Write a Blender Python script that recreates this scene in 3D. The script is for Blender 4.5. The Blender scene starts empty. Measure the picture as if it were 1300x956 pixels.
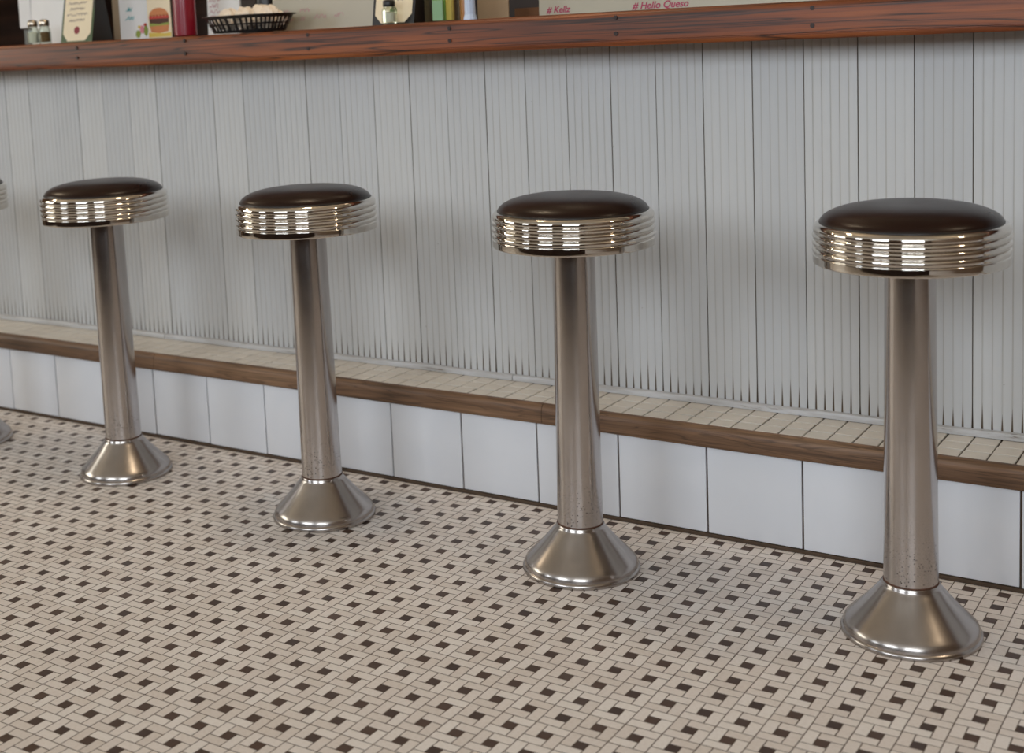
import bpy, bmesh, math, random
from mathutils import Vector, Matrix
random.seed(7)
PI = math.pi
sc = bpy.context.scene
COL = sc.collection

# ------------------------------------------------------------------ camera
cam_d = bpy.data.cameras.new('camera')
cam = bpy.data.objects.new('camera', cam_d); COL.objects.link(cam); sc.camera = cam
YAW, PITCH, ROLL = -0.611318, 0.11935, -0.047647
FPX, PX, PY = 1705.357, 515.946, 256.983
fwd = Vector((math.sin(YAW)*math.cos(PITCH), math.cos(YAW)*math.cos(PITCH), -math.sin(PITCH)))
r0 = Vector((math.cos(YAW), -math.sin(YAW), 0)); u0 = r0.cross(fwd)
rt = math.cos(ROLL)*r0 + math.sin(ROLL)*u0
up = -math.sin(ROLL)*r0 + math.cos(ROLL)*u0
M = Matrix((rt, up, -fwd)).transposed().to_4x4()
M.translation = Vector((3.546233, -2.42222, 1.117321))
cam.matrix_world = M
cam_d.sensor_width = 36; cam_d.sensor_fit = 'HORIZONTAL'
cam_d.lens = FPX/1300*36
cam_d.shift_x = (650-PX)/1300
cam_d.shift_y = -(478-PY)/1300
cam_d.clip_start = 0.05; cam_d.clip_end = 60
cam_d.dof.use_dof = True
cam_d.dof.focus_distance = 2.75
cam_d.dof.aperture_fstop = 3.6

# ------------------------------------------------------------------ world and light
W = bpy.data.worlds.new('world'); sc.world = W; W.use_nodes = True
W.node_tree.nodes['Background'].inputs[0].default_value = (0.75, 0.85, 1.0, 1)
W.node_tree.nodes['Background'].inputs[1].default_value = 0.6
sc.view_settings.view_transform = 'Standard'
sc.view_settings.look = 'None'
sc.view_settings.exposure = 0.50
sc.view_settings.gamma = 1.0
sc.view_settings.use_curve_mapping = False

RX0, RX1, RY0, RY1, RZ = -3.2, 6.2, -4.3, 2.3, 3.0    # the room
# windows in the wall across the room (x0, x1, z0, z1) and in the left wall (y0, y1, z0, z1)
WIN_F = [(-2.4, -1.0, 1.5, 2.8), (0.5, 2.2, 1.5, 2.8), (3.3, 5.5, 1.5, 2.8)]
WIN_L = [(-2.9, -0.7, 1.0, 2.5)]
def area(name, loc, rot, sx, sy, power, col):
    l = bpy.data.lights.new(name, 'AREA'); l.shape = 'RECTANGLE'; l.size = sx; l.size_y = sy
    l.energy = power; l.color = col
    o = bpy.data.objects.new(name, l); COL.objects.link(o); o.location = loc; o.rotation_euler = rot
    return o
SKY = (0.86, 0.93, 1.0)
for k, (a, b, c, d) in enumerate(WIN_F):     # daylight just outside each pane
    area('window_daylight', ((a+b)/2, RY0-0.16, (c+d)/2), (PI/2, 0, 0), b-a, d-c, (28, 42, 74)[k], SKY)
for k, (a, b, c, d) in enumerate(WIN_L):
    area('window_daylight', (RX0-0.16, (a+b)/2, (c+d)/2), (0, -PI/2, 0), d-c, b-a, 36, (1.0, 0.95, 0.80))
for (x, y, z) in ((4.3, 0.05, 2.35), (1.55, 0.05, 2.35), (-1.2, 0.05, 2.35)):   # warm ceiling bulbs
    l = bpy.data.lights.new('warm_bulb', 'POINT'); l.energy = 12; l.color = (1.0, 0.80, 0.56); l.shadow_soft_size = 0.09
    o = bpy.data.objects.new('warm_bulb', l); COL.objects.link(o); o.location = (x, y, z)
l = bpy.data.lights.new('kitchen_bulb', 'POINT'); l.energy = 5; l.color = (1.0, 0.80, 0.58); l.shadow_soft_size = 0.15
o = bpy.data.objects.new('kitchen_bulb', l); COL.objects.link(o); o.location = (1.6, 1.5, 2.5)

# ------------------------------------------------------------------ helpers
def srgb(r, g, b):
    f = lambda c: (c/255/12.92) if c/255 <= 0.04045 else ((c/255+0.055)/1.055)**2.4
    return (f(r), f(g), f(b), 1)

class NT:
    def __init__(s, name):
        s.m = bpy.data.materials.new(name); s.m.use_nodes = True
        s.t = s.m.node_tree; s.b = s.t.nodes['Principled BSDF']
    def n(s, typ, **kw):
        nd = s.t.nodes.new(typ)
        for k, v in kw.items():
            setattr(nd, k, v)
        return nd
    def l(s, a, b): s.t.links.new(a, b)
    def set(s, inp, v):
        if hasattr(v, 'links') or isinstance(v, bpy.types.NodeSocket): s.l(v, s.b.inputs[inp])
        else: s.b.inputs[inp].default_value = v
    def math(s, op, a, b=None, c=None, clamp=False):
        nd = s.n('ShaderNodeMath', operation=op); nd.use_clamp = clamp
        for i, v in enumerate((a, b, c)):
            if v is None: continue
            if isinstance(v, bpy.types.NodeSocket): s.l(v, nd.inputs[i])
            else: nd.inputs[i].default_value = v
        return nd.outputs[0]
    def ramp(s, fac, stops, interp='LINEAR'):
        nd = s.n('ShaderNodeValToRGB'); nd.color_ramp.interpolation = interp
        e = nd.color_ramp.elements
        while len(e) < len(stops): e.new(0.5)
        for i, (p, c) in enumerate(stops):
            e[i].position = p; e[i].color = c
        s.l(fac, nd.inputs[0]); return nd.outputs[0]
    def mix(s, fac, a, b, mode='MIX'):
        nd = s.n('ShaderNodeMix', data_type='RGBA', blend_type=mode)
        for i, v in ((0, fac), (6, a), (7, b)):
            if isinstance(v, bpy.types.NodeSocket): s.l(v, nd.inputs[i])
            else: nd.inputs[i].default_value = v
        return nd.outputs[2]
    def coord(s): return s.n('ShaderNodeTexCoord').outputs['Object']
    def mapping(s, vec, scale=(1, 1, 1), loc=(0, 0, 0)):
        nd = s.n('ShaderNodeMapping'); s.l(vec, nd.inputs[0]); nd.inputs['Scale'].default_value = scale
        nd.inputs['Location'].default_value = loc; return nd.outputs[0]
    def noise(s, vec, scale, detail=3, rough=0.5, dist=0):
        nd = s.n('ShaderNodeTexNoise'); s.l(vec, nd.inputs['Vector']); nd.inputs['Scale'].default_value = scale
        nd.inputs['Detail'].default_value = detail; nd.inputs['Roughness'].default_value = rough
        nd.inputs['Distortion'].default_value = dist; return nd.outputs['Fac']
    def sep(s, vec):
        nd = s.n('ShaderNodeSeparateXYZ'); s.l(vec, nd.inputs[0]); return nd.outputs
    def comb(s, x, y, z):
        nd = s.n('ShaderNodeCombineXYZ')
        for i, v in enumerate((x, y, z)):
            if isinstance(v, bpy.types.NodeSocket): s.l(v, nd.inputs[i])
            else: nd.inputs[i].default_value = v
        return nd.outputs[0]
    def bump(s, h, strength=0.3, dist=0.002):
        nd = s.n('ShaderNodeBump'); s.l(h, nd.inputs['Height']); nd.inputs['Strength'].default_value = strength
        nd.inputs['Distance'].default_value = dist; s.l(nd.outputs[0], s.b.inputs['Normal'])

def simple(name, col, rough=0.5, metal=0.0, var=0.06, scale=14, spec=0.5, bump=0.0):
    t = NT(name); c = t.coord(); nz = t.noise(c, scale, 4)
    dark = tuple(x*(1-var) for x in col[:3])+(1,); lite = tuple(min(1, x*(1+var)) for x in col[:3])+(1,)
    t.set('Base Color', t.ramp(nz, [(0.3, dark), (0.7, lite)]))
    t.set('Roughness', rough); t.set('Metallic', metal); t.b.inputs['Specular IOR Level'].default_value = spec
    if bump: t.bump(nz, bump)
    return t.m

# ------------------------------------------------------------------ materials
def mat_wood(name, dark, mid, light, zs=9.0, xs=0.55, rough=0.42, line=0.75, seed=0.0):
    t = NT(name); c = t.coord()
    v = t.mapping(c, (xs, 3.0, zs), (seed, seed*.7, seed*.3))
    n1 = t.noise(v, 1.6, 3, 0.5, 0.35)
    rings = t.math('SINE', t.math('MULTIPLY', n1, 80.0))
    rl = t.ramp(rings, [(0.0, (1, 1, 1, 1)), (0.75, (0.86, 0.86, 0.86, 1)), (0.94, (0.5, 0.5, 0.5, 1)), (1.0, (0.15, 0.15, 0.15, 1))])
    vf = t.mapping(c, (4.0, 30, 190))
    fib = t.noise(vf, 1.0, 4, 0.65)
    broad = t.noise(t.mapping(c, (1.3, 2, 16), (seed+3, 0, 0)), 1.0, 3, 0.55)
    base = t.ramp(broad, [(0.28, dark), (0.52, mid), (0.78, light)])
    fr = t.ramp(fib, [(0.3, (0.62, 0.62, 0.62, 1)), (0.6, (1.08, 1.08, 1.08, 1))])
    b1 = t.mix(1.0, base, fr, 'MULTIPLY')
    b2 = t.mix(line, b1, t.mix(1.0, b1, rl, 'MULTIPLY'))
    st = t.noise(t.mapping(c, (1.6, 3, 85), (seed+9, 0, 0)), 1.0, 3, 0.6, 0.15)
    b2 = t.mix(line*0.9, b2, t.mix(1.0, b2, t.ramp(st, [(0.36, (0.25, 0.22, 0.2, 1)), (0.45, (1, 1, 1, 1)), (0.62, (1.12, 1.1, 1.08, 1))]), 'MULTIPLY'))
    t.set('Base Color', b2); t.set('Roughness', t.math('ADD', t.math('MULTIPLY', fib, 0.2), rough-0.1))
    t.bump(fib, 0.35, 0.0012)
    return t.m
M_COUNTER = mat_wood('counter_wood', srgb(82, 38, 14), srgb(120, 60, 24), srgb(154, 86, 38), xs=0.34, zs=11, rough=0.46, line=0.95)
M_NOSING = mat_wood('nosing_wood', srgb(82, 60, 44), srgb(116, 86, 62), srgb(146, 114, 86), zs=16, xs=1.0, rough=0.5, line=0.5, seed=2.3)
M_DARKWOOD = mat_wood('dark_wood', srgb(34, 20, 14), srgb(52, 31, 21), srgb(70, 44, 30), rough=0.45, line=0.4, seed=5.1)
M_PLUG = simple('plug_wood', srgb(38, 18, 11), 0.5)

U = 0.064229/3; FOX, FOY = 2.715947, 0.05943   # floor mosaic: unit and the centre of one dark square
def mat_floor():
    t = NT('pinwheel_mosaic'); c0 = t.coord()
    w = t.n('ShaderNodeTexNoise'); t.l(c0, w.inputs['Vector']); w.inputs['Scale'].default_value = 9; w.inputs['Detail'].default_value = 1
    wv = t.n('ShaderNodeVectorMath', operation='MULTIPLY_ADD')
    t.l(w.outputs['Color'], wv.inputs[0]); wv.inputs[1].default_value = (0.004, 0.004, 0); wv.inputs[2].default_value = (0, 0, 0)
    ad = t.n('ShaderNodeVectorMath', operation='ADD'); t.l(c0, ad.inputs[0]); t.l(wv.outputs[0], ad.inputs[1])
    s = t.sep(ad.outputs[0])
    gx = t.math('DIVIDE', t.math('SUBTRACT', s[0], FOX-1.5*U+0.002), 3*U)
    gy = t.math('DIVIDE', t.math('SUBTRACT', s[1], FOY-1.5*U+0.002), 3*U)
    ix, iy = t.math('FLOOR', gx), t.math('FLOOR', gy)
    a = t.math('MULTIPLY', t.math('FRACT', gx), 3.0); b = t.math('MULTIPLY', t.math('FRACT', gy), 3.0)
    def box(cx, cy, hx, hy):
        dx = t.math('SUBTRACT', t.math('ABSOLUTE', t.math('SUBTRACT', a, cx)), hx)
        dy = t.math('SUBTRACT', t.math('ABSOLUTE', t.math('SUBTRACT', b, cy)), hy)
        return t.math('MAXIMUM', dx, dy)
    tiles = [(2.0, 2.5, 1.0, .5), (1.0, .5, 1.0, .5), (.5, 2.0, .5, 1.0), (2.5, 1.0, .5, 1.0)]
    ds = [box(*q) for q in tiles]; dd = box(1.5, 1.5, .5, .5)
    d = dd; idv = None
    for k, q in enumerate(ds):
        inside = t.math('LESS_THAN', q, 0.0)
        term = t.math('MULTIPLY', inside, float(k+1))
        idv = term if idv is None else t.math('ADD', idv, term)
        d = t.math('MINIMUM', d, q)
    wn = t.n('ShaderNodeTexWhiteNoise', noise_dimensions='3D'); t.l(t.comb(ix, iy, idv), wn.inputs['Vector'])
    rnd = wn.outputs['Value']
    dirt = t.noise(c0, 2.3, 5, 0.6)
    white = t.ramp(rnd, [(0.0, srgb(212, 200, 191)), (0.5, srgb(224, 214, 207)), (1.0, srgb(234, 227, 221))])
    white = t.mix(t.math('MULTIPLY', dirt, 0.25), white, srgb(200, 184, 164))
    fine = t.noise(c0, 160, 3)
    white = t.mix(0.25, white, t.ramp(fine, [(0.3, srgb(196, 186, 174)), (0.6, srgb(226, 222, 216))]))
    brown = t.mix(rnd, srgb(58, 38, 27), srgb(76, 53, 39))
    isd = t.math('LESS_THAN', dd, 0.0)
    col = t.mix(isd, white, brown)
    # grout, a little wider on some lines between sheets
    gn = t.math('MULTIPLY', t.noise(c0, 30, 2), 0.035)
    edge = t.math('ADD', d, t.math('ADD', gn, 0.020))
    mr = t.n('ShaderNodeMapRange'); t.l(edge, mr.inputs[0]); mr.inputs[1].default_value = -0.022; mr.inputs[2].default_value = 0.012
    g = mr.outputs[0]
    grout = t.mix(t.noise(c0, 7, 3), srgb(56, 42, 32), srgb(100, 82, 66))
    t.set('Base Color', t.mix(g, col, grout))
    t.set('Roughness', t.math('ADD', t.math('MULTIPLY', g, 0.45), t.math('ADD', t.math('MULTIPLY', dirt, 0.25), 0.30)))
    t.bump(t.math('SUBTRACT', 1.0, g), 0.6, 0.0012)
    return t.m
M_FLOOR = mat_floor()

B0, BW = 2.362457, 0.11481; RIB = BW/6         # beadboard: first joint, board width, rib pitch
def mat_bead():
    t = NT('painted_beadboard'); c = t.coord(); s = t.sep(c)
    ph = t.math('DIVIDE', t.math('SUBTRACT', s[0], B0), RIB)
    fr = t.math('ABSOLUTE', t.math('SUBTRACT', t.math('FRACT', t.math('ADD', ph, 0.5)), 0.5))    # 0 in the groove
    gi = t.math('FLOOR', t.math('ADD', ph, 0.5))
    wn = t.n('ShaderNodeTexWhiteNoise', noise_dimensions='1D'); t.l(gi, wn.inputs['W'])
    bi = t.math('FLOOR', t.math('DIVIDE', t.math('SUBTRACT', s[0], B0), BW))
    wb = t.n('ShaderNodeTexWhiteNoise', noise_dimensions='1D'); t.l(bi, wb.inputs['W'])
    paint = t.mix(wb.outputs[0], srgb(194, 196, 198), srgb(205, 206, 206))
    smear = t.noise(t.mapping(c, (9, 1, 1.2)), 1.0, 4, 0.6)
    paint = t.mix(t.math('MULTIPLY', smear, 0.30), paint, srgb(176, 170, 160))
    # grime standing in the grooves, tall teeth of it at the foot
    h = t.math('SUBTRACT', s[2], 0.262)
    H = t.math('ADD', t.math('MULTIPLY', wn.outputs[0], 0.050), 0.034)
    k = t.math('SUBTRACT', 1.0, t.math('DIVIDE', h, H), clamp=True)
    wdt = t.math('MULTIPLY', t.math('POWER', k, 0.8), 0.135)
    m = t.n('ShaderNodeMapRange'); t.l(t.math('SUBTRACT', wdt, fr), m.inputs[0]); m.inputs[1].default_value = -0.02; m.inputs[2].default_value = 0.05
    tooth = t.math('MULTIPLY', m.outputs[0], t.math('GREATER_THAN', k, 0.001))
    m2 = t.n('ShaderNodeMapRange'); t.l(fr, m2.inputs[0]); m2.inputs[1].default_value = 0.095; m2.inputs[2].default_value = 0.05
    gro = t.math('MULTIPLY', m2.outputs[0], t.math('ADD', t.math('MULTIPLY', t.noise(t.mapping(c, (40, 1, 3)), 1, 2), 0.62), -0.04))
    jd = t.math('ABSOLUTE', t.math('SUBTRACT', t.math('FRACT', t.math('ADD', t.math('DIVIDE', t.math('SUBTRACT', s[0], B0), BW), 0.5)), 0.5))
    paint = t.mix(t.math('MULTIPLY', t.math('LESS_THAN', jd, 0.0085), 0.8), paint, srgb(104, 92, 72))
    col = t.mix(gro, paint, srgb(134, 124, 106))
    col = t.mix(tooth, col, srgb(80, 63, 42))
    sp = t.n('ShaderNodeTexVoronoi'); t.l(t.mapping(c, (16, 1, 16)), sp.inputs['Vector']); sp.inputs['Scale'].default_value = 1
    spot = t.math('LESS_THAN', sp.outputs['Distance'], 0.022)
    col = t.mix(t.math('MULTIPLY', spot, 0.6), col, srgb(110, 96, 78))
    t.set('Base Color', col); t.set('Roughness', t.math('ADD', t.math('MULTIPLY', smear, 0.2), 0.30))
    return t.m
M_BEAD = mat_bead()
M_JOINT = simple('board_gap', srgb(84, 70, 50), 0.8)
M_RISER = simple('white_wall_tile', srgb(219, 221, 226), 0.16, var=0.015, scale=5)
M_GROUT = simple('brown_grout', srgb(72, 56, 42), 0.85, var=0.2, scale=40)
M_LEDGE = simple('cream_ledge_tile', srgb(208, 201, 190), 0.38, var=0.05, scale=22)
def mat_strip():
    t = NT('worn_white_metal'); c = t.coord()
    n = t.noise(t.mapping(c, (10, 40, 90)), 1.0, 5, 0.7)
    t.set('Base Color', t.ramp(n, [(0.30, srgb(104, 90, 76)), (0.37, srgb(178, 176, 174)), (0.8, srgb(206, 208, 212))]))
    t.set('Roughness', 0.4); return t.m
M_STRIP = mat_strip()

def mat_metal(name, col, rough, scratch=0.1, specks=False, aniso=0.0, mottle=0.12):
    t = NT(name); c = t.coord()
    n2 = t.noise(c, 11, 5, 0.65); n3 = t.noise(c, 170, 3, 0.6)
    n = t.noise(t.mapping(c, (26, 26, 3)), 1.0, 5, 0.65)
    base = t.ramp(t.math('ADD', t.math('MULTIPLY', n2, 0.6), t.math('MULTIPLY', n, 0.4)), [(0.36, tuple(x*(1-mottle) for x in col[:3])+(1,)), (0.62, col)])
    rg = t.math('ADD', t.math('MULTIPLY', t.math('ADD', n, n2), scratch), rough-scratch)
    if specks:                                    # pitting and rust freckles near the foot of the tube
        z = t.sep(c)[2]
        low = t.n('ShaderNodeMapRange'); t.l(z, low.inputs[0]); low.inputs[1].default_value = 0.34; low.inputs[2].default_value = 0.11
        v = t.n('ShaderNodeTexVoronoi'); t.l(c, v.inputs['Vector']); v.inputs['Scale'].default_value = 210
        thr = t.math('MULTIPLY', t.math('MULTIPLY', low.outputs[0], n3), 0.50)
        pit = t.math('LESS_THAN', v.outputs['Distance'], thr)
        keep = t.math('GREATER_THAN', t.noise(c, 38, 2), 0.49)
        pit = t.math('MULTIPLY', pit, keep)
        base = t.mix(t.math('MULTIPLY', pit, 0.85), base, srgb(58, 42, 34))
        rg = t.math('ADD', rg, t.math('MULTIPLY', low.outputs[0], 0.06))
        t.set('Metallic', t.math('SUBTRACT', 1.0, t.math('MULTIPLY', pit, 0.8)))
    else: t.set('Metallic', 1.0)
    t.set('Base Color', base); t.set('Roughness', rg)
    if aniso:
        t.b.inputs['Anisotropic'].default_value = aniso; t.b.inputs['Anisotropic Rotation'].default_value = 0.25
        tg = t.n('ShaderNodeTangent', direction_type='RADIAL', axis='Z'); t.l(tg.outputs[0], t.b.inputs['Tangent'])
    return t.m
M_CHROME = mat_metal('polished_chrome', srgb(214, 208, 200), 0.06, 0.02, mottle=.05)
M_TUBE = mat_metal('brushed_steel_tube', srgb(196, 190, 187), 0.17, 0.06, specks=True, aniso=0.4)
M_BASE = mat_metal('spun_steel_base', srgb(176, 169, 164), 0.25, 0.06, aniso=0.4)
M_RUST = simple('rusty_seam', srgb(84, 52, 36), 0.7, var=0.3, scale=90)
def mat_vinyl():
    t = NT('dark_brown_vinyl'); c = t.coord(); v = t.n('ShaderNodeTexVoronoi'); t.l(c, v.inputs['Vector']); v.inputs['Scale'].default_value = 420
    n = t.noise(c, 12, 4)
    t.set('Base Color', t.ramp(n, [(0.3, srgb(26, 12, 7)), (0.7, srgb(37, 18, 11))])); t.b.inputs['Specular IOR Level'].default_value = 0.24; t.set('Roughness', t.math('ADD', t.math('MULTIPLY', n, 0.12), 0.24))
    t.bump(v.outputs['Distance'], 0.12, 0.0006); return t.m
M_VINYL = mat_vinyl()
M_PIPING = simple('black_piping', srgb(22, 16, 14), 0.4)

M_WALL = simple('tan_wall_paint', srgb(112, 92, 74), 0.8, scale=3)
M_CEIL = simple('ceiling_paint', srgb(206, 198, 184), 0.9, scale=3)
M_FRAME = simple('window_frame_paint', srgb(190, 184, 172), 0.5)
M_BLACK = simple('black_plastic', srgb(22, 19, 18), 0.38)
M_GREEN = simple('dark_green_card', srgb(52, 74, 34), 0.5)
M_CREAM = simple('cream_label_paper', srgb(222, 208, 178), 0.6, var=0.03)
M_SEALR = simple('wine_red_ink', srgb(128, 30, 46), 0.6)
M_SEALG = simple('green_ink', srgb(92, 122, 74), 0.6)
M_INK = simple('grey_ink', srgb(134, 120, 120), 0.6)
M_BOARD = simple('whiteboard_face', srgb(172, 166, 148), 0.32, var=0.03, scale=3)
M_PAPER = simple('white_paper', srgb(220, 220, 218), 0.6, var=0.02)
M_MARKER = simple('magenta_marker', srgb(160, 32, 76), 0.5)
M_MARKFADE = simple('faded_pink_marker', srgb(186, 140, 146), 0.5)
M_TEAL = simple('teal_marker', srgb(64, 164, 168), 0.5)
M_KETCH = simple('ketchup_red_plastic', srgb(124, 18, 36), 0.3)
M_BEIGE = simple('beige_board', srgb(158, 136, 108), 0.6)
M_BUN = simple('bun_print', srgb(190, 120, 72), 0.6); M_PATTY = simple('patty_print', srgb(74, 40, 26), 0.6)
M_LETT = simple('lettuce_print', srgb(136, 150, 66), 0.6); M_TOM = simple('tomato_print', srgb(180, 56, 42), 0.6)
M_YEL = simple('yellow_print', srgb(206, 180, 80), 0.6); M_PINK = simple('pink_print', srgb(206, 132, 142), 0.6)
M_STEEL = simple('shaker_steel', srgb(176, 164, 148), 0.25, metal=1.0)
M_SALT = simple('salt_grains', srgb(222, 218, 206), 0.8, bump=0.2, scale=200)
M_PEPPER = simple('pepper_grains', srgb(110, 84, 54), 0.8, var=0.5, scale=300)
M_AMBER = simple('amber_sauce', srgb(150, 96, 34), 0.3)
M_SACH = simple('green_sachet', srgb(110, 150, 66), 0.5); M_SACY = simple('yellow_sachet', srgb(204, 176, 84), 0.5); M_SACT = simple('pale_green_sachet', srgb(160, 190, 158), 0.5)
M_BLUEW = simple('bluish_white_packet', srgb(186, 200, 222), 0.5)
M_WRAP = simple('white_wrapper_paper', srgb(222, 206, 186), 0.6, var=0.05, scale=30)
M_BRBOX = simple('brown_cardboard', srgb(112, 72, 40), 0.7)
M_REDB = simple('dark_red_box', srgb(112, 26, 22), 0.5)
def mat_glass():
    t = NT('clear_glass'); t.set('Base Color', (0.96, 0.97, 0.95, 1)); t.set('Roughness', 0.04); t.b.inputs['Specular IOR Level'].default_value = 0.6
    tr = t.n('ShaderNodeBsdfTransparent'); tr.inputs[0].default_value = (0.94, 0.96, 0.93, 1)
    mx = t.n('ShaderNodeMixShader'); fr = t.n('ShaderNodeFresnel'); fr.inputs[0].default_value = 1.45
    t.l(t.math('ADD', t.math('MULTIPLY', fr.outputs[0], 0.5), 0.01, clamp=True), mx.inputs[0]); t.l(tr.outputs[0], mx.inputs[1])
    t.b.inputs['Metallic'].default_value = 1.0; t.l(t.b.outputs[0], mx.inputs[2]); t.l(mx.outputs[0], t.t.nodes['Material Output'].inputs[0]); return t.m
M_GLASS = mat_glass()

# ------------------------------------------------------------------ mesh helpers
def link(name, bm, mat, parent=None, smooth=False, loc=None):
    me = bpy.data.meshes.new(name)
    bmesh.ops.recalc_face_normals(bm, faces=bm.faces[:])
    bm.to_mesh(me); bm.free()
    for m in (mat if isinstance(mat, (list, tuple)) else [mat]): me.materials.append(m)
    if smooth:
        for p in me.polygons: p.use_smooth = True
        if smooth != 'all':
            me.set_sharp_from_angle(angle=math.radians(38))
    o = bpy.data.objects.new(name, me); COL.objects.link(o)
    if parent: o.parent = parent
    if loc: o.location = loc
    return o
def box(bm, x0, x1, y0, y1, z0, z1, bev=0.0, seg=2):
    vs = [bm.verts.new((x, y, z)) for x in (x0, x1) for y in (y0, y1) for z in (z0, z1)]
    q = [(0, 1, 3, 2), (4, 6, 7, 5), (0, 4, 5, 1), (2, 3, 7, 6), (0, 2, 6, 4), (1, 5, 7, 3)]
    fs = [bm.faces.new([vs[i] for i in f]) for f in q]
    if bev:
        es = list({e for f in fs for e in f.edges})
        bmesh.ops.bevel(bm, geom=es, offset=bev, segments=seg, affect='EDGES', profile=0.5)
    return fs
def lathe(bm, prof, seg=96, cx=0, cy=0, cap0=False, cap1=False, sx=1, sy=1):
    rings = []
    for r, z in prof:
        rings.append([bm.verts.new((cx+sx*r*math.cos(2*PI*i/seg), cy+sy*r*math.sin(2*PI*i/seg), z)) for i in range(seg)])
    for a, b in zip(rings, rings[1:]):
        for i in range(seg):
            j = (i+1) % seg; bm.faces.new((a[i], a[j], b[j], b[i]))
    if cap0: bm.faces.new(rings[0][::-1])
    if cap1: bm.faces.new(rings[-1])
    return rings
def slab(bm, pts, t, f):
    """a polygon given in (a, b) extruded by t; f maps (a, b, depth) to xyz"""
    a = [bm.verts.new(f(x, y, 0)) for x, y in pts]; b = [bm.verts.new(f(x, y, t)) for x, y in pts]
    bm.faces.new(a); bm.faces.new(b[::-1]); n = len(pts)
    for i in range(n): bm.faces.new((a[i], a[(i+1) % n], b[(i+1) % n], b[i]))
def empty(name, loc=(0, 0, 0)):
    o = bpy.data.objects.new(name, None); COL.objects.link(o); o.location = loc; o.empty_display_size = 0.1; return o
def tag(o, label, cat, group=None):
    o['label'] = label; o['category'] = cat
    if group: o['group'] = group
    return o
def struct(o, label=None, cat='wall'):
    o['kind'] = 'structure'
    if label: o['label'] = label; o['category'] = cat
    return o

# ------------------------------------------------------------------ the room
T = 0.14
bm = bmesh.new(); box(bm, RX0-T, RX1+T, RY0-T, RY1+T, -0.1, 0.0)
struct(link('floor', bm, M_FLOOR), 'cream and dark brown pinwheel mosaic tile floor', 'floor')
bm = bmesh.new(); box(bm, RX0-T, RX1+T, RY0-T, RY1+T, RZ, RZ+0.1)
struct(link('ceiling', bm, M_CEIL), 'pale painted ceiling above the diner', 'ceiling')
bm = bmesh.new(); box(bm, RX0-T, RX1+T, RY1, RY1+T, 0, RZ)
struct(link('wall_back', bm, M_DARKWOOD), 'dark brown wall behind the bar counter', 'wall')
bm = bmesh.new(); box(bm, RX1, RX1+T, RY0, RY1, 0, RZ)
struct(link('wall_right', bm, M_WALL), 'tan wall at the right end of the diner', 'wall')
def holed(bm, wins, lo, hi, f):
    """a wall along one axis with rectangular openings"""
    xs = [lo]
    for a, b, c, d in wins:
        f(bm, xs[-1], a, 0, RZ); f(bm, a, b, 0, c); f(bm, a, b, d, RZ); xs.append(b)
    f(bm, xs[-1], hi, 0, RZ)
bm = bmesh.new(); holed(bm, WIN_F, RX0, RX1, lambda m, a, b, c, d: box(m, a, b, RY0-T, RY0, c, d))
struct(link('wall_front', bm, M_WALL), 'tan wall with windows across the diner', 'wall')
bm = bmesh.new(); holed(bm, WIN_L, RY0, RY1, lambda m, a, b, c, d: box(m, RX0-T, RX0, a, b, c, d))
struct(link('wall_left', bm, M_WALL), 'tan wall with windows at the left end', 'wall')
bm = bmesh.new(); box(bm, RX0, RX1, RY0, RY0+0.025, 0.0, 0.82)
struct(link('trim_1', bm, M_DARKWOOD), 'dark wood wainscot below the windows', 'trim')
bm = bmesh.new(); box(bm, RX0, RX0+0.025, RY0+0.03, -0.2, 0.0, 0.82)
struct(link('trim_2', bm, M_DARKWOOD), 'dark wood wainscot on the left wall', 'trim')
wi = 1
for a, b, c, d in WIN_F:
    bm = bmesh.new(); w = 0.06
    for (p, q, r_, s_) in ((a, a+w, c, d), (b-w, b, c, d), (a+w, b-w, c, c+w), (a+w, b-w, d-w, d), ((a+b)/2-.02, (a+b)/2+.02, c+w, d-w)):
        box(bm, p, q, RY0-0.10, RY0-0.05, r_, s_)
    struct(link('window_%d' % wi, bm, M_FRAME), 'window frame in the wall across the diner', 'window'); wi += 1
for a, b, c, d in WIN_L:
    bm = bmesh.new(); w = 0.06
    for (p, q, r_, s_) in ((a, a+w, c, d), (b-w, b, c, d), (a+w, b-w, c, c+w), (a+w, b-w, d-w, d), ((a+b)/2-.02, (a+b)/2+.02, c+w, d-w)):
        box(bm, RX0-0.10, RX0-0.05, p, q, r_, s_)
    struct(link('window_%d' % wi, bm, M_FRAME), 'window frame in the left wall', 'window'); wi += 1

# unseen bench, added to reflect as a dark band in the chrome
bn = tag(empty('reflection_bench', (1.2, RY0+.05, 0)), 'long dark wooden bench added out of view to darken the chrome reflections', 'bench')
bm = bmesh.new(); box(bm, -3.9, 4.4, .12, .62, .40, .46, .012); link('seat', bm, M_DARKWOOD, bn, smooth=True)
bm = bmesh.new(); box(bm, -3.9, 4.4, .02, .10, .30, 1.10, .012); link('backrest', bm, M_DARKWOOD, bn, smooth=True)
bm = bmesh.new(); box(bm, -3.88, 4.38, .14, .56, 0, .399, .004); link('plinth', bm, M_DARKWOOD, bn)

bm = bmesh.new(); box(bm, -2.6, 4.9, -2.84, -2.76, 0.0, 0.92, .006); box(bm, -2.63, 4.93, -2.87, -2.73, 0.9205, 0.955, .008)  # unseen half wall added so the stool columns mirror something dark
struct(link('reflection_partition', bm, M_DARKWOOD), 'unseen low dark wood partition added to darken reflections in the stool columns', 'partition')

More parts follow.
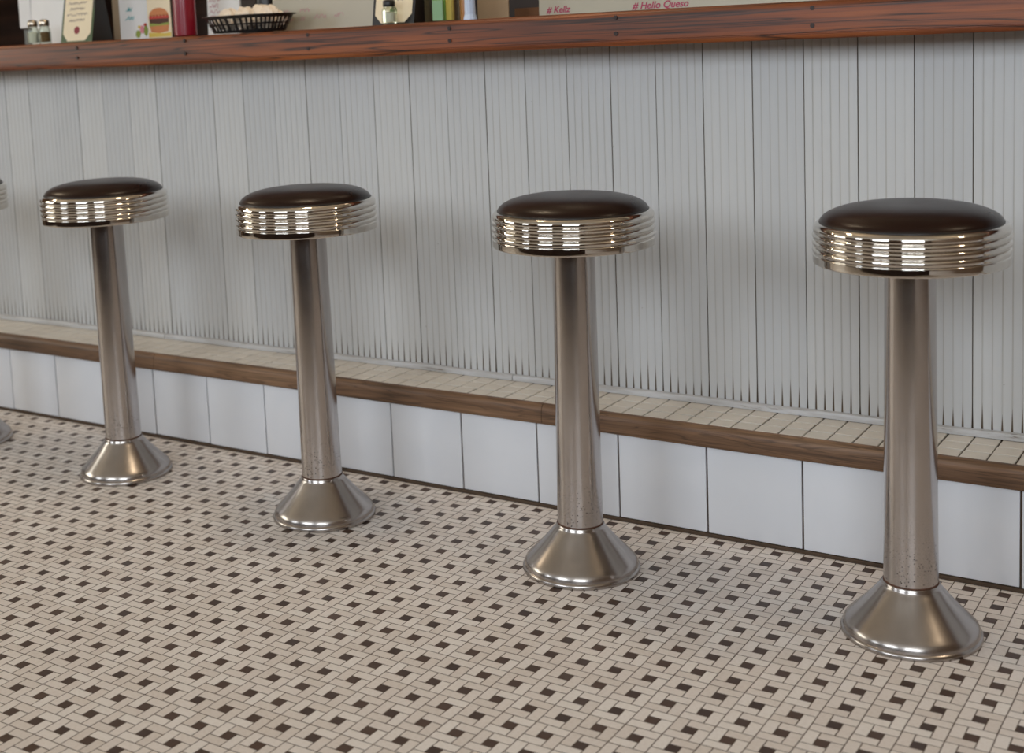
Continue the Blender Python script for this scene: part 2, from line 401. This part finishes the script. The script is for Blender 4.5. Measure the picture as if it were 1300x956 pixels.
# ------------------------------------------------------------------ the bar counter
X0, X1 = -2.4, 5.2
YB = 0.45116; ZL = 0.25246; ZC0, ZC1 = 1.0835, 1.1600; YC = 0.291; YCB = 0.86
bar = tag(empty('bar_counter', (0, YB, 0)), 'long bar counter with thick red brown wooden top and white beadboard front', 'counter')
def P(o): o.location = -bar.location; return o        # parts modelled in room coordinates
# thick wooden top with a bull-nosed front and a fine line near its lower edge
bm = bmesh.new()
prof = [(YCB, ZC0), (YC+.02, ZC0), (YC+.004, ZC0), (YC+.0005, ZC0+.004), (YC, ZC0+.0095), (YC+.0022, ZC0+.0105), (YC+.0022, ZC0+.0122), (YC, ZC0+.0132),
        (YC, ZC1-.014), (YC+.0015, ZC1-.008), (YC+.0055, ZC1-.003), (YC+.012, ZC1), (YCB, ZC1)]
N = 60; rings = []
for i in range(N+1):
    x = X0+(X1-X0)*i/N
    rings.append([bm.verts.new((x, y+0.0012*math.sin(x*5.1+z*9), z+0.0010*math.sin(x*3.3+1))) for y, z in prof])
for a, b in zip(rings, rings[1:]):
    for k in range(len(prof)): kk = (k+1) % len(prof); bm.faces.new((a[k], a[kk], b[kk], b[k]))
bm.faces.new(rings[0]); bm.faces.new(rings[-1][::-1])
P(link('countertop', bm, M_COUNTER, bar, smooth=True))
for k in range(-4, 9):
    for dz in (0.0615, 0.0285):
        x = 0.490+0.4345*k+0.001*((k*7) % 3)
        if not X0 < x < X1: continue
        bm = bmesh.new()
        bmesh.ops.create_cone(bm, cap_ends=True, segments=16, radius1=0.0052, radius2=0.0046, depth=0.006, matrix=Matrix.Translation((x, YC+.0006, ZC0+dz+0.002*((k*5+int(dz*100)) % 3-1))) @ Matrix.Rotation(PI/2, 4, 'X'))
        P(link('wood_plug', bm, M_PLUG, bar, smooth=True))
# ribbed painted boards, six ribs to a board, joints deeper than grooves
bm = bmesh.new(); pts = []
k0 = math.floor((X0-B0)/RIB); k1 = math.ceil((X1-B0)/RIB)
for k in range(k0, k1):
    x = B0+k*RIB; j = (k % 6 == 0)
    gd = 0.0045 if j else 0.0008; gw = 0.0010 if j else 0.0013
    lift = 0.0006*math.sin((k//6)*2.4)
    pts += [(x-gw*.35, YB+gd), (x+gw*.35, YB+gd), (x+gw, YB+.0006+lift), (x+gw+.0014, YB+.0001+lift), (x+RIB*.5, YB-.0002+lift), (x+RIB-gw-.0014, YB+.0001+lift), (x+RIB-gw, YB+.0006+lift)]
a = [bm.verts.new((x, y, ZL+.004)) for x, y in pts]; b = [bm.verts.new((x, y, ZC0+.001)) for x, y in pts]
for i in range(len(pts)-1): bm.faces.new((a[i], a[i+1], b[i+1], b[i]))
bk = [bm.verts.new((x, YB+.02, z)) for x, z in ((pts[0][0], ZL+.004), (pts[-1][0], ZL+.004), (pts[-1][0], ZC0+.001), (pts[0][0], ZC0+.001))]
bm.faces.new(bk); bm.faces.new((a[0], b[0], bk[3], bk[0])); bm.faces.new((a[-1], bk[1], bk[2], b[-1]))
P(link('beadboard_panel', bm, M_BEAD, bar, smooth=True))
# dented white metal angle along the foot of the boards, in lengths
xs = [X0, -0.62, 0.62, 1.843, 3.07, 4.3, X1]
for p, q in zip(xs, xs[1:]):
    bm = bmesh.new(); n = 14; rr = []
    for i in range(n+1):
        x = p+0.0012+(q-p-0.0024)*i/n; w = 0.0009*math.sin(x*17)+0.0006*math.sin(x*41)
        rr.append([bm.verts.new(v) for v in ((x, YB-.001, ZL+.0145+w), (x, YB-.0125, ZL+.0135+w), (x, YB-.0145+w, ZL+.0105), (x, YB-.0145+w, ZL+.0005), (x, YB-.001, ZL+.0005))])
    for u_, v_ in zip(rr, rr[1:]):
        for k in range(5): kk = (k+1) % 5; bm.faces.new((u_[k], u_[kk], v_[kk], v_[k]))
    bm.faces.new(rr[0]); bm.faces.new(rr[-1][::-1])
    P(link('metal_strip', bm, M_STRIP, bar, smooth=True))
bm = bmesh.new(); box(bm, X0, X1, YB+.021, YB+.045, 0.0, ZC0-.001); box(bm, X0, X0+.03, YB+.045, YCB-.05, 0, ZC0-.001); box(bm, X1-.03, X1, YB+.045, YCB-.05, 0, ZC0-.001)
box(bm, X0+.03, X1-.03, YB+.045, YCB-.05, 0.55, 0.57)
P(link('carcass', bm, M_DARKWOOD, bar))

# ------------------------------------------------------------------ tiled foot ledge
YR = 0.27848; ZR = 0.20656
led = tag(empty('foot_ledge', (0, YR, 0)), 'low tiled foot ledge with wooden nosing running below the counter', 'ledge')
def L(o): o.location = -led.location; return o
bm = bmesh.new(); box(bm, X0, X1, YR+.004, YB-.002, 0.0, ZL-.004)
L(link('ledge_core', bm, M_GROUT, led))
TW, T0 = 0.21263, 0.08497
k = math.floor((X0-T0)/TW)+1; bm = bmesh.new()
while T0+(k+1)*TW < X1:
    x = T0+k*TW; j = 0.0005*((k*13) % 5-2)
    box(bm, x+.0021, x+TW-.0021, YR-.001+j*.5, YR+.006, 0.0095+abs(j), ZR+.003, 0.0012, 2); k += 1
L(link('riser_tiles', bm, M_RISER, led, smooth=True))
bm = bmesh.new(); box(bm, X0, X1, YR-.004, YR+.004, 0.0, 0.0085, 0.002)
L(link('floor_grout_line', bm, M_GROUT, led))
# nosing: rounded timber
bm = bmesh.new(); yn = 0.2666
prof = [(yn+.03, ZR), (yn+.003, ZR), (yn+.0005, ZR+.003), (yn, ZR+.008), (yn, ZL-.016), (yn+.0015, ZL-.008), (yn+.006, ZL-.002), (yn+.012, ZL+.0005), (yn+.0195, ZL+.0008), (yn+.03, ZL-.004)]
joints = [X0, -1.05, 0.74, 2.02, 3.9, X1]
for p, q in zip(joints, joints[1:]):
    rr = []
    for i in range(25):
        x = p+.0006+(q-p-.0012)*i/24
        rr.append([bm.verts.new((x, y+.0007*math.sin(x*9+z*30), z+.0006*math.sin(x*7))) for y, z in prof])
    for u_, v_ in zip(rr, rr[1:]):
        for k in range(len(prof)): kk = (k+1) % len(prof); bm.faces.new((u_[k], u_[kk], v_[kk], v_[k]))
    bm.faces.new(rr[0]); bm.faces.new(rr[-1][::-1])
L(link('wooden_nosing', bm, M_NOSING, led, smooth=True))
# three rows of small square tiles
bm = bmesh.new(); TP = 0.0520; TX = 2.320
for i in range(int((X0-TX)/TP), int((X1-TX)/TP)):
    for r_ in range(3):
        x = TX+i*TP; y = 0.2872+r_*TP; y2 = min(y+TP, YB-.003)
        d_ = [random.uniform(-.0005, .0005) for _ in range(3)]
        box(bm, x+.0017+d_[0], x+TP-.0017+d_[0], y+.0032+d_[1], y2-.0032+d_[1], ZL-.0045, ZL-.0004+d_[2]*.5, 0.0008, 1)
L(link('ledge_tiles', bm, M_LEDGE, led, smooth=True))

# ------------------------------------------------------------------ stools
ZS = 0.68941; RS = 0.165
def make_stool():
    t = empty('diner_stool')
    # spun base: foot lip, shoulder, straight cone, neck
    bm = bmesh.new()
    pr = [(.1180, .0000), (.1222, .0004), (.1231, .003), (.1229, .0075), (.1208, .0100), (.1192, .0112), (.1190, .0130), (.1184, .0170), (.1160, .0225), (.1120, .0270),
          (.1060, .0330), (.0980, .0410), (.0880, .0515), (.0780, .0620), (.0690, .0722), (.0610, .0820), (.0560, .0880), (.0522, .0922), (.0505, .0950), (.0500, .0985), (.0488, .1000), (.0400, .1002)]
    lathe(bm, pr, 128, cap0=True, cap1=True); link('base', bm, M_BASE, t, smooth=True)
    bm = bmesh.new(); lathe(bm, [(.0465, .1000), (.0483, .1003), (.0487, .1016), (.0481, .1030), (.0465, .1034)], 96, cap0=True, cap1=True)
    link('seam_ring', bm, M_RUST, t, smooth=True)
    bm = bmesh.new(); n = 24
    pr = [(.0474-.0042*(i/n), .1010+(ZS-.006-.101)*i/n) for i in range(n+1)]
    lathe(bm, pr, 128, cap0=True, cap1=True); link('column', bm, M_TUBE, t, smooth=True)
    # chrome rim: flat lower band and three beads, pressed out of one sheet
    h = 0.0720; z = ZS; R = RS
    pr = [(R-.020, z+.0015), (R-.006, z+.0002), (R-.0030, z), (R-.0016, z+.0003), (R-.0008, z+.0010), (R-.0005, z+.0020), (R-.0004, z+.0032), (R-.0004, z+.0080), (R-.0004, z+.0130), (R-.0004, z+.0145)]
    def bead(z0, z1, depth, rr=R, nn=14):
        return [(rr-depth+depth*math.sin(PI*i/nn), (z0+z1)/2-(z1-z0)/2*math.cos(PI*i/nn)) for i in range(nn+1)]
    pr += [(R-.0006, z+.0158)]
    for a_, b_ in ((.0165, .0290), (.0298, .0423), (.0431, .0552)): pr += bead(z+a_, z+b_, .0050, R+.0006)
    pr += [(R-.0040, z+.0558), (R-.0010, z+.0572), (R-.0004, z+.0600), (R-.0014, z+.0655), (R-.0050, z+.0700), (R-.0100, z+h), (R-.020, z+h+.0004)]
    bm = bmesh.new(); lathe(bm, pr, 160); link('seat_rim', bm, M_CHROME, t, smooth='all')
    bm = bmesh.new(); lathe(bm, [(.01, z+.004), (R-.019, z+.003), (R-.019, z+.0055), (.01, z+.0065)], 96, cap0=True, cap1=True)
    lathe(bm, [(.0435, z-.012), (.060, z-.008), (.064, z+.0035), (.05, z+.0040)], 64, cap0=True, cap1=True)
    link('seat_plate', bm, M_BLACK, t, smooth=True)
    bm = bmesh.new(); zt = z+h
    lathe(bm, [(R-.0135+.0026*math.cos(q), zt+.0004+.0030*math.sin(q)) for q in [2*PI*i/10 for i in range(11)]], 128); link('piping', bm, M_PIPING, t, smooth='all')
    bm = bmesh.new(); RC = R-.0115; pr = [(RC-.012, zt-.004)]
    for i in range(0, 25):
        q = (PI/2)*i/24
        # edge swells, then a shallow dome
        pr.append((RC*math.cos(q)**0.62 if i < 24 else 0.0008, zt-.001+0.0335*math.sin(q)**1.05))
    lathe(bm, pr, 128, cap0=True, cap1=True)
    link('cushion', bm, M_VINYL, t, smooth='all')
    return t
def copy_tree(o):
    c = o.copy(); COL.objects.link(c)
    for ch in list(o.children):
        d = ch.copy(); COL.objects.link(d); d.parent = c
    return c
proto = make_stool()
s_ = 0.681633; x0_ = 0.880947
spots = [(x0_-s_+.022, 0.004, 0, 0, 'chrome pedestal stool cut off by the left edge of the photo'),
         (x0_, .00557, -.00494, -.00214, 'leftmost fully visible chrome pedestal stool, farthest along the counter'),
         (x0_+s_+.00742, -.00624, -.0060, .00217, 'chrome pedestal stool second from left, rusty ring at its base'),
         (x0_+2*s_+.01385, -.00597, .00557, .00084, 'chrome pedestal stool second from right, in front of the beadboard'),
         (x0_+3*s_, .00664, .00184, -.00662, 'rightmost and nearest chrome pedestal stool with dark brown seat')]
for i, (x, y, lx, ly, lab) in enumerate(spots):
    o = proto if i == 0 else copy_tree(proto)
    o.location = (x, y, 0); o.rotation_euler = (-ly/.7, lx/.7, 0)
    tag(o, lab, 'stool', 'chrome pedestal stools fixed along the counter')

# ------------------------------------------------------------------ things on the counter
ZT = ZC1+0.0012
def scribble(bm, x0, z0, n, hgt, y, wid=0.0016, f=None, seed=1, slant=0.2):
    """handwriting-like marker strokes as a thin ribbon on a face"""
    rnd = random.Random(seed); x = x0; path = [(x, z0)]
    for i in range(n):
        x += hgt*rnd.uniform(.18, .42); z = z0+rnd.choice((0, .25, .6, .95, 1.1))*hgt
        path.append((x+slant*(z-z0), z))
    for (a, b), (c, d) in zip(path, path[1:]):
        L_ = math.hypot(c-a, d-b) or 1; nx, nz = -(d-b)/L_*wid/2, (c-a)/L_*wid/2
        slab(bm, [(a+nx, b+nz), (a-nx, b-nz), (c-nx, d-nz), (c+nx, d+nz)], 0.0004, f or (lambda p, q, t: (p, y-t, q)))
def text(name, s, size, mat, parent, loc, rot=(PI/2, 0, 0), shear=0.25, off=0.0):
    cu = bpy.data.curves.new(name, 'FONT'); cu.body = s; cu.size = size; cu.shear = shear; cu.extrude = 0.0002; cu.offset = off
    tmp = bpy.data.objects.new('tmp', cu); COL.objects.link(tmp)
    bpy.context.view_layer.update()
    me = bpy.data.meshes.new_from_object(tmp.evaluated_get(bpy.context.evaluated_depsgraph_get()))
    bpy.data.objects.remove(tmp); me.materials.clear(); me.materials.append(mat)
    o = bpy.data.objects.new(name, me); COL.objects.link(o); o.parent = parent; o.location = loc; o.rotation_euler = rot
    return o
def board(x0, x1, y, h, label, mat=M_BOARD, name='whiteboard', cat='whiteboard', th=0.008, lean=0.0, rim=None):
    """upright board standing on the counter; local origin at its foot"""
    t = tag(empty(name, ((x0+x1)/2, y, ZT)), label, cat); w = x1-x0
    bm = bmesh.new(); box(bm, -w/2, w/2, 0, th, 0, h, 0.0015)
    link('board', bm, mat, t)
    if rim:
        bm = bmesh.new()
        for a, b, c, d in ((-w/2-.004, -w/2+.004, 0, h), (w/2-.004, w/2+.004, 0, h), (-w/2+.004, w/2-.004, h-.004, h+.004)):
            box(bm, a, b, -.002, th+.002, c, d)
        link('frame', bm, rim, t)
    t.rotation_euler = (lean, 0, 0)
    return t
# the long whiteboard with magenta writing
wb = board(1.888, 3.05, 0.56, 0.42, 'long whiteboard with magenta marker writing at right end of counter', lean=-.03)
ox = wb.location.x
text('writing', '# Kellz', 0.0225, M_MARKER, wb, (1.932-ox-.022, -.0006, .0085), off=.0004)
text('writing', '# Hello Queso', 0.0235, M_MARKER, wb, (2.198-ox-.055, -.0006, .0060), off=.0004)
# middle whiteboard, faded pink writing
wm = board(1.052, 1.432, 0.52, 0.40, 'whiteboard with faded pink handwriting between basket and menu stand', mat=M_BOARD, lean=-.03)
for q_ in ((-.150, .026, 12, .010, 4), (-.092, .027, 9, .009, 7), (-.040, .029, 12, .011, 5), (.030, .032, 11, .010, 9), (-.150, .048, 10, .009, 12), (-.09, .050, 14, .009, 14)):
    bm = bmesh.new(); scribble(bm, q_[0], q_[1], q_[2], q_[3], -.0002, seed=q_[4]); link('writing', bm, M_MARKFADE, wm)
# left scribbled board behind the basket
wl = board(0.778, 0.905, 0.545, 0.36, 'small white board with smudged red scribble behind the basket', mat=M_PAPER, lean=-.04)
bm = bmesh.new()
for q in range(5): scribble(bm, -.055, .030+q*.017, 13, .010, -.0002, seed=20+q)
link('writing', bm, M_MARKFADE, wl)
# white sheet with teal writing
ws = board(0.456, 0.588, 0.50, 0.30, 'white menu sheet with teal handwriting and a colourful print', mat=M_PAPER, name='menu_sheet', cat='menu', th=.003)
bm = bmesh.new(); scribble(bm, -.040, .060, 11, .011, -.0002, wid=.0022, seed=31); scribble(bm, -.035, .086, 9, .011, -.0002, wid=.0022, seed=32)
link('writing', bm, M_TEAL, ws)
for (a, c, w_, h_, m_) in ((.012, .000, .022, .024, M_LETT), (.030, .012, .020, .026, M_PINK), (.018, .028, .012, .010, M_YEL), (.046, .004, .018, .034, M_LETT), (.044, .034, .014, .010, M_TOM)):
    bm = bmesh.new(); pts = [(a+w_/2*math.cos(2*PI*i/9)*(1+.15*math.sin(3*i)), .004+c+h_/2+h_/2*math.sin(2*PI*i/9)) for i in range(9)]
    slab(bm, pts, .0004, lambda p, q, t: (p, -.0003-t, q)); link('print', bm, m_, ws)
# burger picture card
bc = board(0.588+.004, 0.682+.006, 0.485, 0.26, 'cream menu card with a printed burger picture', mat=M_CREAM, name='menu_card', cat='menu', th=.003)
def blob(par, name, pts, m_, d=.0004, z=.0):
    bm = bmesh.new(); slab(bm, pts, .0004, lambda p, q, t: (p, -d-t, q)); link(name, bm, m_, par)
bun = [(.040*math.cos(a_), .066+.024*math.sin(a_)) for a_ in [PI*i/14 for i in range(15)]]
blob(bc, 'bun_print', bun, M_BUN)
blob(bc, 'lettuce_print', [(-.042+.084*i/12, .066+(.004 if i % 2 else -.002)) for i in range(13)]+[(.040, .056), (-.040, .056)], M_TOM)
blob(bc, 'patty_print', [(-.041, .058), (.041, .058), (.040, .046), (.0, .042), (-.039, .045)], M_PATTY, .0006)
blob(bc, 'lettuce_print', [(-.042+.084*i/12, .047+(.002 if i % 2 else -.003)) for i in range(13)]+[(.040, .038), (-.040, .036)], M_LETT, .0005)
blob(bc, 'bun_print', [(-.040, .037), (.040, .038), (.036, .020), (.0, .015), (-.034, .019)], M_BUN, .0004)
blob(bc, 'fries_print', [(-.046, .004), (.046, .004), (.046, .016), (.020, .014), (-.046, .018)], M_YEL, .0003)
# beige panel between the green stand and the sheet
board(0.395, 0.462, 0.53, 0.30, 'beige card with a small green mark behind the green menu stand', mat=M_BEIGE, name='beige_card', cat='card', th=.006)
pb = board(1.745, 1.835, 0.50, 0.28, 'beige card right of the bluish packet holder', mat=M_BEIGE, name='beige_card', cat='card', th=.006)
# white tall sign behind the shakers
board(0.045, 0.222, 0.50, 0.30, 'plain white sign panel behind the salt and pepper shakers', mat=M_PAPER, name='white_sign', cat='sign', th=.012, lean=-.05)

def tent(x0, x1, y, h, seal, label, fabric=M_GREEN):
    """table tent: a slanted front with a clipped-corner label, dark sides"""
    w = x1-x0; t = tag(empty('menu_stand', ((x0+x1)/2, y, ZT)), label, 'menu stand'); dp = 0.085
    lean = math.atan2(dp/2, h)
    bm = bmesh.new()
    slab(bm, [(0, 0), (dp, 0), (dp/2+.004, h), (dp/2-.004, h)], w-.002, lambda p, q, s: (-w/2+.001+s, p, q)); link('body', bm, M_BLACK, t)
    def f(p, q, s): return (p, q*math.tan(lean)-.0007-s, q)
    bm = bmesh.new(); slab(bm, [(-w/2, 0), (w/2, 0), (w/2, h*.98), (-w/2, h*.98)], .0012, f); link('front', bm, fabric, t)
    c = w*.16; a = w*.44; z0_ = h*.02; z1_ = h*.80
    bm = bmesh.new()
    slab(bm, [(-a+c, z0_), (a-c, z0_), (a, z0_+c), (a, z1_-c), (a-c, z1_), (-a+c, z1_), (-a, z1_-c), (-a, z0_+c)], .0006, lambda p, q, s: (p, q*math.tan(lean)-.0022-s, q))
    lb = link('label_card', bm, M_CREAM, t)
    g = lambda p, q, s: (p, q*math.tan(lean)-.0030-s, q)
    bm = bmesh.new(); slab(bm, [(-.0+w*.085*math.cos(2*PI*i/20), z0_+w*.23+w*.085*math.sin(2*PI*i/20)) for i in range(20)], .0004, g); link('seal', bm, seal, lb)
    bm = bmesh.new()
    for q in range(6):
        hw = a*(.78 if q % 2 else .62)
        scribble(bm, -hw, z0_+w*.42+q*w*.125, int(hw*2/(.0065*.34)), .0065, 0, .0014, g, seed=50+q, slant=.1)
    link('lettering', bm, M_INK, lb)
    return t
tent(0.328, 0.466, 0.375, 0.21, M_SEALR, 'green table stand with cream label and wine red seal')
tent(1.492, 1.622, 0.395, 0.21, M_SEALG, 'dark table stand with cream label and faint green seal', M_BLACK)

def shaker(x, y, fill, label, h=.076, r=.0195, cap=M_STEEL, grp=None):
    t = tag(empty('shaker', (x, y, ZT)), label, 'shaker', grp)
    bm = bmesh.new(); lathe(bm, [(r*.90, 0), (r, .003), (r*1.0, h*.50), (r*.92, h*.60), (r*.74, h*.70), (r*.72, h*.74), (r*.66, h*.74), (r*.66, h*.70), (r*.86, h*.58), (r*.90, h*.50), (r*.90, .005), (r*.6, .004)], 12, cap0=True, cap1=True)
    link('glass_body', bm, M_GLASS, t)
    bm = bmesh.new(); lathe(bm, [(r*.80, .0062), (r*.84, .009), (r*.84, h*.47), (r*.5, h*.50)], 24, cap0=True, cap1=True); link('filling', bm, fill, t, smooth=True)
    bm = bmesh.new(); lathe(bm, [(r*.78, h*.72), (r*.80, h*.73), (r*.80, h*.90), (r*.70, h*.96), (r*.4, h)], 32, cap0=True, cap1=True); link('lid', bm, cap, t, smooth=True)
    return t
shaker(0.207, 0.372, M_SALT, 'glass salt shaker with steel lid, left of the pepper shaker')
shaker(0.251, 0.380, M_PEPPER, 'glass pepper shaker with steel lid, beside the salt shaker')
shaker(1.568, 0.365, M_SALT, 'salt shaker with black lid before the dark menu stand', h=.062, r=.0195, cap=M_BLACK)

# ketchup bottle
t = tag(empty('squeeze_bottle', (0.842, 0.385, ZT)), 'tall dark red squeeze bottle beside the burger card', 'bottle')
bm = bmesh.new(); lathe(bm, [(.029, 0), (.032, .003), (.0325, .02), (.0318, .08), (.0325, .13), (.030, .150), (.020, .165), (.016, .168)], 48, cap0=True, cap1=True); link('body', bm, M_KETCH, t, smooth=True)
bm = bmesh.new(); lathe(bm, [(.018, .1685), (.018, .182), (.009, .190), (.004, .215), (.002, .216)], 32, cap0=True, cap1=True); link('nozzle', bm, M_KETCH, t, smooth=True)

# oval woven-look plastic basket with two rows of square holes
bx, by = 1.064, 0.405
t = tag(empty('food_basket', (bx, by, ZT)), 'black oval plastic basket with square holes holding white wrapped packets', 'basket')
A0, B0_, A1, B1_ = .112, .062, .136, .082; HB = .043; n = 46
def ring(k, off=0.0):
    a_ = A0+(A1-A0)*k+off; b_ = B0_+(B1_-B0_)*k+off
    return lambda u: (a_*math.copysign(abs(math.cos(u))**.8, math.cos(u)), b_*math.copysign(abs(math.sin(u))**.8, math.sin(u)), HB*k+.0015)
def band(bm, k0_, k1_, u0_=None, u1_=None, m=128):
    us = [2*PI*i/m for i in range(m)] if u0_ is None else [u0_, u1_]
    R_ = []
    for u in us: R_.append([bm.verts.new(ring(k0_)(u)), bm.verts.new(ring(k1_)(u)), bm.verts.new(ring(k1_, -.002)(u)), bm.verts.new(ring(k0_, -.002)(u))])
    pairs = list(zip(R_, R_[1:]+([R_[0]] if u0_ is None else [])))
    if u0_ is not None: pairs = [(R_[0], R_[1])]
    for a_, b_ in pairs:
        for i in range(4): j = (i+1) % 4; bm.faces.new((a_[i], b_[i], b_[j], a_[j]))
bm = bmesh.new()
band(bm, 0, .16); band(bm, .46, .56); band(bm, .86, 1.0)
for i in range(n):
    u = 2*PI*i/n; band(bm, .16, .46, u-.027, u+.027); band(bm, .56, .86, u-.027, u+.027)
f0 = [bm.verts.new(ring(0)(2*PI*i/96)) for i in range(96)]; bm.faces.new(f0)
link('basket_wall', bm, M_BLACK, t)
bm = bmesh.new(); R_ = []
for i in range(128):
    u = 2*PI*i/128; p = Vector(ring(1)(u)); d_ = Vector((p.x, p.y, 0)).normalized()
    R_.append([bm.verts.new(p+d_*a_+Vector((0, 0, b_))) for a_, b_ in ((-.002, 0), (-.002, .003), (.007, .0035), (.0085, .0015), (.007, .0))])
for i in range(128):
    a_, b_ = R_[i], R_[(i+1) % 128]
    for k in range(5): kk = (k+1) % 5; bm.faces.new((a_[k], a_[kk], b_[kk], b_[k]))
link('basket_rim', bm, M_BLACK, t, smooth=True)
# wrapped packets lying in the basket
wspots = [(-.100, -.005, 'twisted white wrapped packet at the left end of the basket'), (-.062, -.008, 'large white wrapped packet left of centre in the basket'), (-.020, .022, 'white wrapped packet behind the middle of the basket'),
          (.004, -.018, 'rounded white wrapped packet in the middle of the basket'), (.040, .006, 'topmost white wrapped packet right of centre in the basket'), (.078, -.006, 'creased white wrapped packet near the right end of the basket'), (.106, .004, 'smallest white wrapped packet at the right end of the basket')]
for k, (x, y, lab) in enumerate(wspots):
    rnd = random.Random(100+k); bm = bmesh.new()
    bmesh.ops.create_icosphere(bm, subdivisions=3, radius=1)
    sx, sy, sz = (.023, .020, .021) if k in (0, 6) else (.034, .027, .030)
    ph = [rnd.uniform(0, 6) for _ in range(6)]
    for v in bm.verts:
        c_ = v.co.copy(); w_ = 1+.10*math.sin(5*c_.x+ph[0])*math.cos(4*c_.z+ph[1])+.07*math.sin(9*c_.y+ph[2]+3*c_.x)+rnd.uniform(-.03, .03)
        v.co = Vector((c_.x*sx*w_, c_.y*sy*w_, c_.z*sz*w_))
    bmesh.ops.rotate(bm, verts=bm.verts, matrix=Matrix.Rotation(rnd.uniform(-.5, .5), 3, 'Y'))
    zz = ZT+(.033 if k in (0, 6) else .040)+(.006 if k == 4 else 0)
    tag(link('wrapped_packet', bm, M_WRAP, None, loc=(bx+x, by+y, zz)), lab, 'packet', 'white wrapped packets in the basket')

# glass sachet jar, amber bottle, bluish packet holder
t = tag(empty('sachet_holder', (1.712, 0.395, ZT)), 'clear holder of green and yellow sachets right of dark menu stand', 'holder')
bm = bmesh.new(); w_, d_, h_ = .040, .026, .085; th = .002
for a_ in ((-w_, w_, -d_, -d_+th, 0, h_), (-w_, w_, d_-th, d_, 0, h_), (-w_, -w_+th, -d_+th, d_-th, 0, h_), (w_-th, w_, -d_+th, d_-th, 0, h_), (-w_+th, w_-th, -d_+th, d_-th, 0, th)): box(bm, *a_)
link('clear_box', bm, M_GLASS, t)
def sachet(dx, dy, w2, h2, m_, lab):
    bm = bmesh.new(); box(bm, -w2/2, w2/2, -.003, .003, 0, h2, .0015)
    o = link('sachet', bm, m_, None, loc=(1.712+dx, 0.395+dy, ZT+.0025)); tag(o, lab, 'sachet')
sachet(-.005, -.018, .030, .050, M_SACT, 'pale green sachet at the front of the clear holder')
sachet(-.008, -.008, .038, .095, M_SACH, 'bright green sachet behind the pale green one')
sachet(.022, -.004, .024, .100, M_SACY, 'yellow sachet at the right side of the clear holder')
t = tag(empty('sauce_bottle', (1.773, 0.405, ZT)), 'amber sauce bottle beside the clear sachet holder', 'bottle')
bm = bmesh.new(); lathe(bm, [(.015, 0), (.017, .002), (.017, .08), (.013, .095), (.007, .105), (.007, .13)], 32, cap0=True, cap1=True); link('body', bm, M_AMBER, t, smooth=True)
bm = bmesh.new(); lathe(bm, [(.009, .1305), (.009, .15), (.007, .152)], 24, cap0=True, cap1=True); link('cap', bm, M_BLACK, t, smooth=True)
t = tag(empty('shaker', (1.803, 0.372, ZT)), 'bluish glass shaker with flared foot beside the amber bottle', 'shaker')
bm = bmesh.new(); lathe(bm, [(.0165, 0), (.017, .002), (.0135, .014), (.0128, .06), (.012, .062)], 12, cap0=True, cap1=True); link('body', bm, M_BLUEW, t)
bm = bmesh.new(); lathe(bm, [(.0135, .0622), (.0135, .078), (.008, .083)], 24, cap0=True, cap1=True); link('lid', bm, M_STEEL, t, smooth=True)
# narrow wooden card holder next to the dark stand
bm = bmesh.new(); box(bm, -.018, .018, 0, .02, 0, .22, .002)
tag(link('wooden_block', bm, M_BEIGE, None, loc=(1.668, .46, ZT)), 'narrow beige upright block right of the dark menu stand', 'block')
# cardboard box in the gap before the long whiteboard, bottle in the gap behind the basket
bm = bmesh.new(); box(bm, -.06, .06, 0, .10, 0, .026, .001)
tag(link('cardboard_box', bm, M_BRBOX, None, loc=(1.855, .60, ZT)), 'low brown cardboard box in the gap left of long whiteboard', 'box')
t = tag(empty('dark_bottle', (0.966, 0.60, ZT)), 'dark bottle with pale label behind the basket', 'bottle')
bm = bmesh.new(); lathe(bm, [(.030, 0), (.033, .003), (.033, .14), (.026, .165), (.013, .19), (.012, .24)], 40, cap0=True, cap1=True); link('body', bm, M_BLACK, t, smooth=True)
bm = bmesh.new(); lathe(bm, [(.0334, .052), (.0334, .064)], 40); link('label_band', bm, M_CREAM, t, smooth=True)

# ------------------------------------------------------------------ behind the counter, at the left
t = tag(empty('back_shelf', (-.55, 1.55, 0)), 'dark wooden back shelf unit behind the counter', 'shelf')
bm = bmesh.new(); box(bm, -2.0, 3.6, 0, .45, 0, 1.10, .004); link('cabinet_body', bm, M_DARKWOOD, t)
bm = bmesh.new(); box(bm, -2.02, 3.62, -.02, .46, 1.1005, 1.13, .003); link('shelf_top', bm, M_DARKWOOD, t)
bm = bmesh.new(); box(bm, -2.0, 3.6, .25, .45, 1.42, 1.45, .003); link('upper_shelf', bm, M_DARKWOOD, t)
for x in (-1.98, -0.6, .8, 2.2, 3.57):
    bm = bmesh.new(); box(bm, x-.015, x+.015, .25, .45, 1.131, 1.419); link('upright', bm, M_DARKWOOD, t)
def crate(x, y, w, d, h, m_, lab, z=1.131, name='box'):
    bm = bmesh.new(); box(bm, -w/2, w/2, -d/2, d/2, 0, h, .004); tag(link(name, bm, m_, None, loc=(x, y, z)), lab, 'box')
import builtins
t = tag(empty('napkin_dispenser', (-.052, .56, ZT)), 'white boxy napkin dispenser at the far left of the counter', 'dispenser')
bm = bmesh.new(); box(bm, -.031, .031, 0, .10, .058, .17, .004); link('body', bm, M_PAPER, t)
bm = bmesh.new(); box(bm, -.026, .026, .01, .09, 0, .0575, .004); link('foot', bm, M_BLACK, t)
bm = bmesh.new(); box(bm, -.045, .036, -.002, .11, .1705, .185, .003); link('lid', bm, M_REDB, t)
